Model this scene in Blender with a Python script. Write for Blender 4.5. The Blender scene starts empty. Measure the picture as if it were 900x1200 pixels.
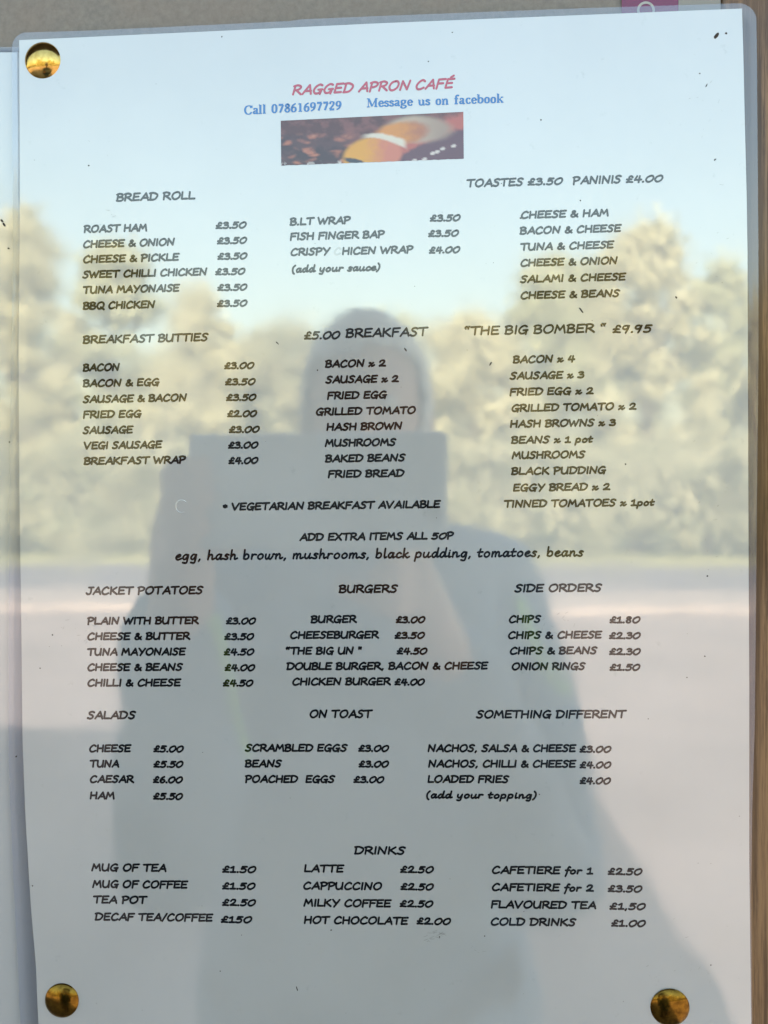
import bpy, bmesh, math, random
from mathutils import Vector, noise
from mathutils.bvhtree import BVHTree
R = math.radians
random.seed(7)
SC = bpy.context.scene
COL = SC.collection

# ------------------------------------------------------------------ camera
ZC = 1.447            # lens height above the ground
D = 0.272             # lens to sheet
YAW = R(2.96)
F = 1100.0             # focal length in photo pixels (900 wide)
cam_d = bpy.data.cameras.new('camera')
cam = bpy.data.objects.new('camera', cam_d); COL.objects.link(cam)
cam.location = (0, -D, ZC)
cam.rotation_euler = (R(90), 0, YAW)
cam_d.sensor_fit = 'HORIZONTAL'; cam_d.sensor_width = 36.0
cam_d.lens = 36.0 * F / 900.0
cam_d.clip_start = 0.01; cam_d.clip_end = 1000
cam_d.dof.use_dof = True; cam_d.dof.focus_distance = D; cam_d.dof.aperture_fstop = cam_d.lens / 2.8
SC.camera = cam

# ------------------------------------------------------------------ light
SUN_EL, SUN_AZ = 30.0, 0.0
world = bpy.data.worlds.new('World'); SC.world = world; world.use_nodes = True
wn = world.node_tree.nodes; wl = world.node_tree.links
sky = wn.new('ShaderNodeTexSky'); sky.sky_type = 'NISHITA'; sky.sun_disc = False
sky.sun_elevation = R(SUN_EL); sky.sun_rotation = R(SUN_AZ)
sky.air_density = 1.9; sky.dust_density = 4.0; sky.ozone_density = 1.0
wl.new(sky.outputs[0], wn['Background'].inputs[0]); wn['Background'].inputs[1].default_value = 0.15
sun_d = bpy.data.lights.new('sun', 'SUN'); sun_d.energy = 5.0; sun_d.angle = R(0.5); sun_d.color = (1, .95, .86)
sun = bpy.data.objects.new('sun', sun_d); COL.objects.link(sun)
sun.rotation_euler = (-(R(90 - SUN_EL)), 0, -R(SUN_AZ)); sun.location = (0, 5, 12)
SC.view_settings.view_transform = 'Standard'; SC.view_settings.look = 'None'
SC.view_settings.gamma = 1.0; SC.view_settings.use_curve_mapping = False
SC.view_settings.exposure = 1.68
SC.render.engine = 'CYCLES'
SC.cycles.max_bounces = 8; SC.cycles.transparent_max_bounces = 12

# ------------------------------------------------------------------ pixel helpers
FW = Vector((-math.sin(YAW), math.cos(YAW), 0)); RT = Vector((math.cos(YAW), math.sin(YAW), 0))
def ray(u, v): return FW * F + RT * (u - 450) + Vector((0, 0, 600 - v))
def P(u, v, y=0.0):
    """photo pixel -> point on the vertical plane at depth y"""
    d = ray(u, v); t = (y + D) / d.y
    return Vector((d.x * t, y, ZC + d.z * t))
def Q(u, v, dist):
    """pixel of something mirrored in the sheet -> where it stands, dist metres in front of the board"""
    p = P(u, v, dist); return Vector((p.x, -dist, p.z))

# ------------------------------------------------------------------ object helpers
def link(o, parent=None):
    COL.objects.link(o)
    if parent is not None:
        o.parent = parent
        o.matrix_parent_inverse = parent.matrix_basis.inverted()
    return o
def mesh_obj(name, verts, faces, mat, parent=None, smooth=False, mats=None, fm=None):
    me = bpy.data.meshes.new(name); me.from_pydata([tuple(v) for v in verts], [], faces); me.update()
    for m in (mats or [mat]): me.materials.append(m)
    if fm:
        for p, i in zip(me.polygons, fm): p.material_index = i
    if smooth:
        for p in me.polygons: p.use_smooth = True
    return link(bpy.data.objects.new(name, me), parent)
def bm_obj(name, bm, mat, parent=None, smooth=False):
    me = bpy.data.meshes.new(name); bm.to_mesh(me); bm.free()
    me.materials.append(mat)
    if smooth:
        for p in me.polygons: p.use_smooth = True
    return link(bpy.data.objects.new(name, me), parent)
def empty(name, loc):
    o = bpy.data.objects.new(name, None); o.location = loc; o.empty_display_size = .05
    COL.objects.link(o); return o
def tag(o, label=None, cat=None, group=None, kind=None):
    if label: o['label'] = label
    if cat: o['category'] = cat
    if group: o['group'] = group
    if kind: o['kind'] = kind
    return o
def box(name, lo, hi, mat, parent=None, bev=0.0):
    bm = bmesh.new(); bmesh.ops.create_cube(bm, size=1)
    for v in bm.verts:
        v.co = Vector([(lo[i] + hi[i]) / 2 + v.co[i] * (hi[i] - lo[i]) for i in range(3)])
    if bev: bmesh.ops.bevel(bm, geom=bm.edges[:], offset=bev, segments=2, affect='EDGES', profile=.5)
    return bm_obj(name, bm, mat, parent)

# ------------------------------------------------------------------ materials
class NT:
    def __init__(s, name):
        s.m = bpy.data.materials.new(name); s.m.use_nodes = True
        s.t = s.m.node_tree; s.n = s.t.nodes; s.l = s.t.links
        s.b = s.n['Principled BSDF']; s.out = s.n['Material Output']
    def add(s, typ, **kw):
        n = s.n.new(typ)
        for k, v in kw.items(): setattr(n, k, v)
        return n
    def pos(s, scale=(1, 1, 1)):
        g = s.add('ShaderNodeNewGeometry'); mp = s.add('ShaderNodeMapping')
        mp.inputs['Scale'].default_value = scale; s.l.new(g.outputs['Position'], mp.inputs['Vector']); return mp.outputs[0]
    def noise(s, scale, detail=4, rough=.55, vec=None):
        n = s.add('ShaderNodeTexNoise'); n.inputs['Scale'].default_value = scale
        n.inputs['Detail'].default_value = detail; n.inputs['Roughness'].default_value = rough
        s.l.new(vec if vec is not None else s.pos(), n.inputs['Vector']); return n.outputs[0]
    def ramp(s, fac, stops):
        r = s.add('ShaderNodeValToRGB'); e = r.color_ramp.elements
        while len(e) < len(stops): e.new(.5)
        for el, (p, c) in zip(e, stops): el.position = p; el.color = (*c, 1) if len(c) == 3 else c
        s.l.new(fac, r.inputs[0]); return r.outputs[0]
    def bump(s, h, dist, strength=1.0):
        b = s.add('ShaderNodeBump'); b.inputs['Distance'].default_value = dist; b.inputs['Strength'].default_value = strength
        s.l.new(h, b.inputs['Height']); return b.outputs[0]
    def mixc(s, fac, a, b, mode='MIX'):
        m = s.add('ShaderNodeMix', data_type='RGBA', blend_type=mode)
        for sock, v in ((m.inputs[0], fac), (m.inputs[6], a), (m.inputs[7], b)):
            if hasattr(v, 'is_output'): s.l.new(v, sock)
            elif isinstance(v, (int, float)): sock.default_value = v
            else: sock.default_value = (*v, 1)
        return m.outputs[2]
    def base(s, c, rough=.6, spec=.3):
        if hasattr(c, 'is_output'): s.l.new(c, s.b.inputs['Base Color'])
        else: s.b.inputs['Base Color'].default_value = (*c, 1)
        s.b.inputs['Roughness'].default_value = rough; s.b.inputs['Specular IOR Level'].default_value = spec
        return s

FILM_IOR = 3.2
def laminated(name, color, vcol=False, ior=None):
    """a printed sheet sealed under glossy laminate: diffuse print below, clear film coat above"""
    t = NT(name)
    if vcol:
        a = t.add('ShaderNodeVertexColor', layer_name='Col'); c = a.outputs[0]
    elif callable(color): c = color(t)
    else: c = color
    t.base(c, .7, 0.0)
    b = t.b.inputs
    b['Coat Weight'].default_value = 1.0; b['Coat IOR'].default_value = ior or FILM_IOR
    sm = t.noise(38, 5, .6)
    r = t.add('ShaderNodeMapRange'); t.l.new(sm, r.inputs[0])
    r.inputs[1].default_value = .35; r.inputs[2].default_value = .75; r.inputs[3].default_value = .01; r.inputs[4].default_value = .085
    t.l.new(r.outputs[0], b['Coat Roughness'])
    w = t.noise(30, 2, .4)
    w2 = t.noise(95, 3, .55); sm2 = t.add('ShaderNodeMath', operation='MULTIPLY_ADD'); sm2.inputs[1].default_value = .22; t.l.new(w2, sm2.inputs[0]); t.l.new(w, sm2.inputs[2])
    t.l.new(t.bump(sm2.outputs[0], 4.2e-5), b['Coat Normal'])
    return t.m
def paper_colour(base, stain):
    def f(t):
        n1 = t.noise(9, 5, .6); n2 = t.noise(260, 4, .65)
        c = t.mixc(t.ramp(n1, [(.38, (0, 0, 0)), (.75, (1, 1, 1))]), base, stain)
        return t.mixc(t.ramp(n2, [(.66, (0, 0, 0)), (.82, (.35, .35, .35))]), c, tuple(x * .55 for x in base))
    return f
M = {}
M['paper'] = laminated('menu_paper', paper_colour((.64, .675, .69), (.555, .58, .585)))
M['paper2'] = laminated('other_paper', paper_colour((.63, .665, .69), (.585, .615, .635)))
M['ink'] = laminated('black_ink', (.008, .008, .009), ior=2.0)
M['pale_ink'] = laminated('faded_ink', (.42, .43, .42))
M['red_ink'] = laminated('red_ink', (.55, .04, .10), ior=2.0)
M['blue_ink'] = laminated('blue_ink', (.025, .20, .62), ior=2.0)
M['print'] = laminated('food_print', None, vcol=True, ior=1.8)
M['purple'] = laminated('purple_print', (.22, .012, .09), ior=1.7)
M['white_print'] = laminated('white_print', (.55, .55, .52), ior=1.7)
M['cream'] = laminated('cream_print', (.36, .34, .30), ior=1.6)

def film():
    t = NT('laminate_film'); t.n.remove(t.b)
    tr = t.add('ShaderNodeBsdfTransparent'); tr.inputs[0].default_value = (.93, .95, 1, 1)
    df = t.add('ShaderNodeBsdfDiffuse'); df.inputs[0].default_value = (.50, .58, .80, 1)
    gl = t.add('ShaderNodeBsdfGlossy'); gl.inputs['Roughness'].default_value = .05
    fr = t.add('ShaderNodeFresnel'); fr.inputs[0].default_value = 2.15
    bp = t.bump(t.noise(45, 3, .5), 1.5e-5); t.l.new(bp, gl.inputs['Normal'])
    m1 = t.add('ShaderNodeMixShader'); m1.inputs[0].default_value = .16
    t.l.new(tr.outputs[0], m1.inputs[1]); t.l.new(df.outputs[0], m1.inputs[2])
    m2 = t.add('ShaderNodeMixShader'); t.l.new(fr.outputs[0], m2.inputs[0])
    t.l.new(m1.outputs[0], m2.inputs[1]); t.l.new(gl.outputs[0], m2.inputs[2])
    t.l.new(m2.outputs[0], t.out.inputs[0]); return t.m
M['film'] = film()

def wood(name, dark, light, coat):
    t = NT(name)
    v = t.pos((1, 1, .035))
    g = t.noise(900, 6, .7, v); g2 = t.noise(160, 4, .6, v); g3 = t.noise(14, 3, .5)
    c = t.ramp(g, [(.40, dark), (.58, light)])
    c = t.mixc(t.ramp(g2, [(.47, (0, 0, 0)), (.58, (.9, .9, .9))]), c, dark)
    c = t.mixc(t.ramp(g3, [(.35, (0, 0, 0)), (.8, (.5, .5, .5))]), c, light)
    t.base(c, .55, .25)
    t.l.new(t.bump(g, 2.0e-4, .6), t.b.inputs['Normal'])
    t.b.inputs['Coat Weight'].default_value = coat; t.b.inputs['Coat Roughness'].default_value = .12; t.b.inputs['Coat IOR'].default_value = 1.45
    return t.m
M['wood'] = wood('varnished_oak', (.075, .036, .013), (.33, .19, .085), 1.0)
def board_mat():
    t = NT('grey_board'); n = t.noise(420, 6, .75); n2 = t.noise(22, 4, .6)
    c = t.ramp(n, [(.32, (.22, .20, .18)), (.7, (.34, .31, .275))])
    c = t.mixc(t.ramp(n2, [(.45, (0, 0, 0)), (.75, (.6, .6, .6))]), c, (.34, .26, .21))
    t.base(c, .5, .4); t.b.inputs['Coat Weight'].default_value = .6; t.b.inputs['Coat Roughness'].default_value = .3
    t.l.new(t.bump(n, 1.2e-4, .5), t.b.inputs['Normal']); return t.m
M['board'] = board_mat()
def brass(name, c1, c2, r0, r1):
    t = NT(name); n = t.noise(700, 4, .6)
    c = t.ramp(n, [(.35, c1), (.7, c2)])
    t.base(c, .13, .5); t.b.inputs['Metallic'].default_value = 1
    r = t.ramp(t.noise(500, 4, .6), [(.3, (r0,) * 3), (.75, (r1,) * 3)]); t.l.new(r, t.b.inputs['Roughness']); return t.m
M['brass'] = brass('polished_brass', (.86, .58, .18), (.66, .40, .10), .08, .22)
M['dark_brass'] = brass('dark_reflection_brass', (.30, .165, .026), (.13, .066, .012), .10, .28)  # same brass, with the dark surroundings it mirrors painted into its colour
def plain(name, c, rough=.7, spec=.3, var=.25, scale=8, bump=0, bs=None):
    t = NT(name); n = t.noise(scale, 5, .6)
    lo = tuple(x * (1 - var) for x in c); hi = tuple(min(1, x * (1 + var)) for x in c)
    t.base(t.ramp(n, [(.3, lo), (.7, hi)]), rough, spec)
    if bump: t.l.new(t.bump(t.noise(bs or scale * 4, 4), bump), t.b.inputs['Normal'])
    return t.m
M['speck'] = plain('dried_dirt', (.09, .08, .075), .9, .1)
M['scuff'] = plain('grey_scuff', (.30, .31, .31), .9, .1, .2, 900)
M['paving'] = plain('pale_paving', (.255, .200, .178), .9, .2, .16, .7, .004, 30)
M['road'] = plain('grey_road', (.155, .14, .146), .9, .2, .15, .5)
M['kerb'] = plain('kerb_stone', (.31, .255, .225), .9, .2, .15, 2)
M['ground'] = plain('earth', (.12, .13, .05), .95, .1, .4, .4)
M['verge'] = plain('dry_grass', (.29, .27, .13), .95, .1, .25, 1.2)
M['bark'] = plain('bark', (.10, .075, .05), .95, .1, .3, 6)
M['render_wall'] = plain('painted_wall', (.22, .20, .18), .9, .2, .1, 2)
M['roof'] = plain('roof_felt', (.08, .08, .085), .9, .2, .2, 3)
M['skin'] = plain('skin', (.52, .31, .23), .5, .4, .08, 20)
M['hair'] = plain('grey_hair', (.66, .64, .62), .6, .3, .25, 90)
M['jacket'] = plain('grey_jacket', (.13, .185, .26), .75, .3, .2, 30, .0006, 200)
M['trousers'] = plain('grey_trousers', (.06, .06, .07), .85, .2, .2, 60)
M['shoe'] = plain('black_shoe', (.02, .02, .02), .5, .4, .2, 30)
M['piping'] = plain('lime_piping', (.42, .78, .12), .6, .3, .1, 30)
M['phone'] = plain('phone_shell', (.40, .45, .50), .4, .5, .1, 30)
M['eye'] = plain('eye_white', (.6, .58, .55), .3, .5, .05, 30)
def leaf(name, c, c2):
    t = NT(name)
    oi = t.noise(1.3, 3, .6); n2 = t.noise(7, 2, .5)
    col = t.mixc(t.ramp(oi, [(.38, (0, 0, 0)), (.62, (1, 1, 1))]), c, c2)
    col = t.mixc(t.ramp(n2, [(.4, (0, 0, 0)), (.7, (.5, .5, .5))]), col, tuple(x * .5 for x in c))
    t.base(col, .6, .3); tl = t.add('ShaderNodeBsdfTranslucent'); t.l.new(col, tl.inputs[0])
    mx = t.add('ShaderNodeMixShader'); mx.inputs[0].default_value = .45
    t.l.new(t.b.outputs[0], mx.inputs[1]); t.l.new(tl.outputs[0], mx.inputs[2]); t.l.new(mx.outputs[0], t.out.inputs[0]); return t.m
M['leaf_gold'] = leaf('golden_leaves', (.58, .55, .32), (.70, .66, .42))
M['leaf_olive'] = leaf('olive_leaves', (.49, .50, .28), (.63, .62, .39))
M['leaf_green'] = leaf('hedge_leaves', (.38, .39, .24), (.62, .58, .38))

# ------------------------------------------------------------------ setting: the ground the sheet mirrors
def sheet(name, x0, x1, y0, y1, z, mat):
    o = mesh_obj(name, [(x0, y0, z), (x1, y0, z), (x1, y1, z), (x0, y1, z)], [(0, 1, 2, 3)], mat)
    return tag(o, kind='structure')
sheet('ground', -150, 150, -150, 60, 0.0, M['ground'])
def gd(v): return ZC * F / (v - 600) - D          # ground distance from the board of a mirrored pixel row
sheet('paving', -45, 45, -gd(718), .04, 0.004, M['paving'])
o = box('kerb', (-45, -gd(715), 0), (45, -gd(718) - .001, .10), M['kerb']); tag(o, kind='structure')
sheet('path', -45, 45, -gd(708), -gd(715) - .001, 0.008, M['road'])
sheet('pavement', -45, 45, -gd(692), -gd(708), 0.012, M['kerb'])
sheet('road', -70, 70, -gd(664), -gd(692), 0.008, M['road'])
sheet('grass_verge', -70, 70, -gd(652), -gd(664), 0.006, M['verge'])

# ------------------------------------------------------------------ building the board hangs on
hut = empty('cafe_building', (0, .1, 0))
tag(hut, 'plain rendered cafe building whose wall carries the notice board', 'building')
box('wall', (-5.5, .045, 0), (.80, 3.4, 2.46), M['render_wall'], hut)
box('upper_wall', (-5.5, .30, 2.56), (.80, 3.4, 3.35), M['render_wall'], hut)
box('roof', (-5.7, .16, 3.35), (.84, 3.6, 3.47), M['roof'], hut)
box('canopy', (-5.5, -.75, 2.46), (.84, 3.4, 2.56), M['roof'], hut)

# ------------------------------------------------------------------ the notice board
nb = empty('notice_board', P(450, 600, .02))
tag(nb, 'weathered grey notice board in a brown oak frame behind the menus', 'notice board')
tl = P(-900, -420); br = P(846, 1700)
XS = P(846, 600).x                       # where the oak stile begins
box('backing_board', (tl.x, .0, br.z), (XS - .0003, .02, tl.z), M['board'], nb)
box('frame_stile', (XS, -.0003, br.z - .05), (XS + .075, .035, tl.z + .05), M['wood'], nb, .0006)
box('frame_stile', (tl.x - .07, -.0003, br.z - .05), (tl.x - .0003, .035, tl.z + .05), M['wood'], nb, .0006)
box('frame_rail', (tl.x + .0003, -.003, tl.z + .0003), (XS - .0006, .035, tl.z + .05), M['wood'], nb, .0006)
box('frame_rail', (tl.x + .0003, -.003, br.z - .05), (XS - .0006, .035, br.z - .0003), M['wood'], nb, .0006)
# wall plug between board and wall
box('mount', (-.05, .0355, ZC - .2), (.05, .0452, ZC + .2), M['wood'], nb)

# ------------------------------------------------------------------ sheets
def interp(tab, x):
    if x <= tab[0][0]: return tab[0][1] + (tab[1][1] - tab[0][1]) / (tab[1][0] - tab[0][0]) * (x - tab[0][0])
    for (a, b), (c, d) in zip(tab, tab[1:]):
        if x <= c:
            t = (x - a) / (c - a); return b + (d - b) * t
    return d
def ss(a, b, x):
    t = max(0, min(1, (x - a) / (b - a))); return t * t * (3 - 2 * t)
PL = [(47, 22.5), (240, 23.4), (420, 21.8), (600, 23), (700, 24.6), (870, 26.5), (960, 30), (1060, 36), (1130, 42), (1200, 45), (1238, 46)]
PR = [(10, 869.5), (60, 871), (150, 873), (230, 875), (300, 876), (600, 877), (800, 878), (1000, 878), (1100, 879), (1238, 881)]
PT = [(22, 47), (240, 37), (450, 27), (660, 18.5), (870, 10)]
FL = [(36, 14), (300, 15), (600, 10), (860, 10), (900, 11), (1000, 15), (1100, 20.5), (1200, 25), (1250, 27)]
FR = [(4, 886), (60, 887), (300, 888.8), (420, 888.8), (600, 887), (700, 886), (850, 884.5), (950, 881.5), (1050, 880.2), (1250, 882)]
FT = [(14, 38.5), (100, 36), (240, 29.5), (342, 24.5), (346, 23), (450, 18.5), (700, 9), (860, 4), (888, 3)]
PB, FB = 1238, 1262
def disp(u, v):
    """how far the menu stands off the board, metres"""
    w = noise.noise(Vector((u / 330., v / 300., 3.1))) * 9e-5 + noise.noise(Vector((u / 140., v / 120., 8.2))) * 1.6e-5
    lift = .0003 * ss(880, 1040, v) * (1 - ss(1120, 1260, v) * .6) * (1 - ss(30, 125, u)) ** 2
    dent = sum(math.exp(-((u - a) ** 2 + (v - b) ** 2) / 1500.) for a, b in ((50, 71), (72, 1172), (785, 1180))) * .00022
    return .0030 + w + lift - dent
def S(u, v, off=0.0): return P(u, v, -disp(u, v) - off)

menu = empty('laminated_menu', P(450, PB, -.001))
tag(menu, 'laminated white cafe price list with black handwritten style lettering pinned to the board', 'menu')
NU, NV = 72, 96
vs, fs = [], []
for j in range(NV + 1):
    t = j / NV
    for i in range(NU + 1):
        s = i / NU
        v = interp(PT, 22 + 848 * s) * (1 - t) + PB * t
        l, r = interp(PL, v), interp(PR, v)
        vs.append(S(l + (r - l) * s, v))
for j in range(NV):
    for i in range(NU):
        a = j * (NU + 1) + i; fs.append((a, a + NU + 1, a + NU + 2, a + 1))
edge = [i for i in range(NU + 1)] + [j * (NU + 1) + NU for j in range(1, NV + 1)] + [NV * (NU + 1) + i for i in range(NU - 1, -1, -1)] + [j * (NU + 1) for j in range(NV - 1, 0, -1)]
b0 = len(vs); ne = len(edge)
vs += [vs[i].copy() for i in edge] + [vs[i] + Vector((0, .00028, 0)) for i in edge]
fs += [(b0 + i, b0 + (i + 1) % ne, b0 + ne + (i + 1) % ne, b0 + ne + i) for i in range(ne)]
paper = mesh_obj('paper', vs, fs, M['paper'], menu, True)

# film margin: a ring between the paper's edge and the rounded outline of the pouch
def outline_pts():
    inner, outer = [], []
    n = 60
    def corner(cx, cy, a0, a1, r, k=10):
        return [(cx + r * math.cos(R(a0 + (a1 - a0) * i / k)), cy - r * math.sin(R(a0 + (a1 - a0) * i / k))) for i in range(k + 1)]
    # left side, bottom to top
    for i in range(n + 1):
        v = PB + (interp(PT, 22) - PB) * i / n
        inner.append((interp(PL, v), v)); outer.append((interp(FL, v), FB + (58 - FB) * i / n))
    for p in corner(14.3 + 17, 38 + 17, 172, 98, 17):
        inner.append((22.5, 47)); outer.append(p)
    for i in range(n + 1):
        u = 22.5 + 847 * i / n
        inner.append((u, interp(PT, u))); uo = 34 + (866 - 34) * i / n; outer.append((uo, interp(FT, uo)))
    for p in corner(866, 24.5, 82, 8, 20.5):
        inner.append((869.5, 10)); outer.append(p)
    for i in range(n + 1):
        v = 10 + (PB - 10) * i / n
        inner.append((interp(PR, v), v)); vo = 30 + (FB - 30) * i / n; outer.append((interp(FR, vo), vo))
    for i in range(1, n):
        s = i / n
        inner.append((interp(PR, PB) + (interp(PL, PB) - interp(PR, PB)) * s, PB)); outer.append((interp(FR, FB) + (interp(FL, FB) - interp(FR, FB)) * s, FB))
    return inner, outer
inn, out = outline_pts()
vs, fs = [], []
n = len(inn)
for (a, b), (c, d) in zip(inn, out):
    for k in range(4):
        t = k / 3; u, v = a + (c - a) * t, b + (d - b) * t
        vs.append(P(u, v, -disp(a, b) + .00010 + .00006 * t * t))
for i in range(n):
    j = (i + 1) % n
    for k in range(3):
        fs.append((i * 4 + k, j * 4 + k, j * 4 + k + 1, i * 4 + k + 1))
fo = mesh_obj('film_margin', vs, fs, M['film'], menu, True)
tag(fo, 'clear glossy laminate margin with rounded corners')

# ------------------------------------------------------------------ printed food picture
def food(s, t):
    """colour of the banner photograph; s to the right, t downwards"""
    n = noise.fractal(Vector((s * 9, t * 3, 1)), .8, 2, 4); n2 = noise.fractal(Vector((s * 30, t * 9, 7)), .8, 2, 3)
    c = Vector((.12, .045, .055)).lerp(Vector((.25, .10, .105)), ss(-.3, .5, n))
    # beans: tilted rounded lumps, redder towards the lower left
    bx, by = s * 17 + .5 * noise.noise(Vector((s * 12, t * 5, 2))), t * 6.4 + .5 * noise.noise(Vector((s * 10, t * 6, 5)))
    d, _ = noise.voronoi(Vector((bx * .75 + by * .55, (by - bx * .3) * 1.15, 0)))
    bean = 1 - ss(.12, .62, d[0] + .1 * n2)
    bz = ss(.2, .62, t + .16 * n) * (1 - ss(.30, .46, s)) + .55 * (1 - ss(.05, .3, s)) * ss(.25, .4, t)
    c = c.lerp(Vector((.03, .025, .05)), .6 * min(1, bz) * ss(.35, .6, d[0])).lerp(Vector((.52, .20, .14)), min(1, bean * bz))
    c = c.lerp(Vector((.62, .33, .26)), min(1, bz) * (1 - ss(.05, .22, d[0])) * .6)
    # red rim of the plate sweeping up to the right, dark beyond it
    edge = 1.06 - .78 * ss(.42, 1.02, s) + .03 * n
    if s > .45:
        c = c.lerp(Vector((.58, .17, .15)), ss(edge - .34, edge - .14, t + .05 * n2) * ss(.5, .62, s))
        c = c.lerp(Vector((.16, .075, .12)), ss(edge + .02, edge + .14, t + .04 * n2))
        for px, py in ((.785, .98), (.83, .86), (.855, .83), (.885, .77), (.945, .72), (.73, 1.0)):
            c = c.lerp(Vector((.82, .78, .8)), 1 - ss(.5, 1.0, math.hypot((s - px) * 3.9 / .07 + (t - py) * 5, (t - py) / .045)))
    def ell(cx, cy, rx, ry, a):
        x, y = (s - cx) * 3.9, (t - cy); ca, sa = math.cos(a), math.sin(a)
        return math.hypot((x * ca + y * sa) / rx, (-x * sa + y * ca) / ry)
    e = ell(.75, .33, .80, .31, .05); c = c.lerp(Vector((.60, .50, .42)).lerp(Vector((.46, .36, .31)), ss(.7, .9, s)), (1 - ss(.7, 1.12, e + .05 * n)) * ss(.52, .64, s))
    e = ell(.66, .40, .62, .27, -.06); c = c.lerp(Vector((.80, .36, .10)).lerp(Vector((.52, .22, .14)), ss(.62, .8, s + .03 * n2)), 1 - ss(.72, 1.1, e + .1 * n))
    e = ell(.50, .86, .66, .43, -.12)
    y = Vector((.88, .46, .07)).lerp(Vector((.74, .27, .20)), ss(.44, .60, s + .02 * n2))
    c = c.lerp(y, 1 - ss(.84, 1.06, e))
    arc = .42 + .015 * n2 + 3.4 * max(0, s - .5) ** 1.6 + 6 * max(0, .5 - s) ** 2
    wd = .05 + .28 * max(0, s - .5)
    c = c.lerp(Vector((.88, .86, .78)), (1 - ss(wd * .5, wd * 1.3, abs(t - arc))) * ss(.42, .5, s) * (1 - ss(.66, .70, s)))
    e = ell(.40, .965, .26, .07, .25); c = c.lerp(Vector((.05, .06, .09)), 1 - ss(.6, 1.1, e + .12 * n2))
    if s < .35: c = c.lerp(Vector((.75, .72, .74)), ss(.9, 1.0, t) * ss(.25, .5, n2))
    return c
q = [(329, 141.5), (543, 131), (543.5, 186), (329.5, 194)]
GU, GV = 150, 42
vs, fs, cs = [], [], []
for j in range(GV + 1):
    for i in range(GU + 1):
        s, t = i / GU, j / GV
        u = (q[0][0] * (1 - s) + q[1][0] * s) * (1 - t) + (q[3][0] * (1 - s) + q[2][0] * s) * t
        v = (q[0][1] * (1 - s) + q[1][1] * s) * (1 - t) + (q[3][1] * (1 - s) + q[2][1] * s) * t
        if j == GV: v += .45 * noise.noise(Vector((s * 40, 0, 0)))
        vs.append(S(u, v, 4e-5)); cs.append(food(s, t))
for j in range(GV):
    for i in range(GU):
        a = j * (GU + 1) + i; fs.append((a, a + GU + 1, a + GU + 2, a + 1))
pic = mesh_obj('printed_picture', vs, fs, M['print'], menu, True)
tag(pic, 'wide banner print of egg yolk and beans')
ca = pic.data.color_attributes.new('Col', 'FLOAT_COLOR', 'POINT')
for k, c in enumerate(cs): ca.data[k].color = (c.x, c.y, c.z, 1)

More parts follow.
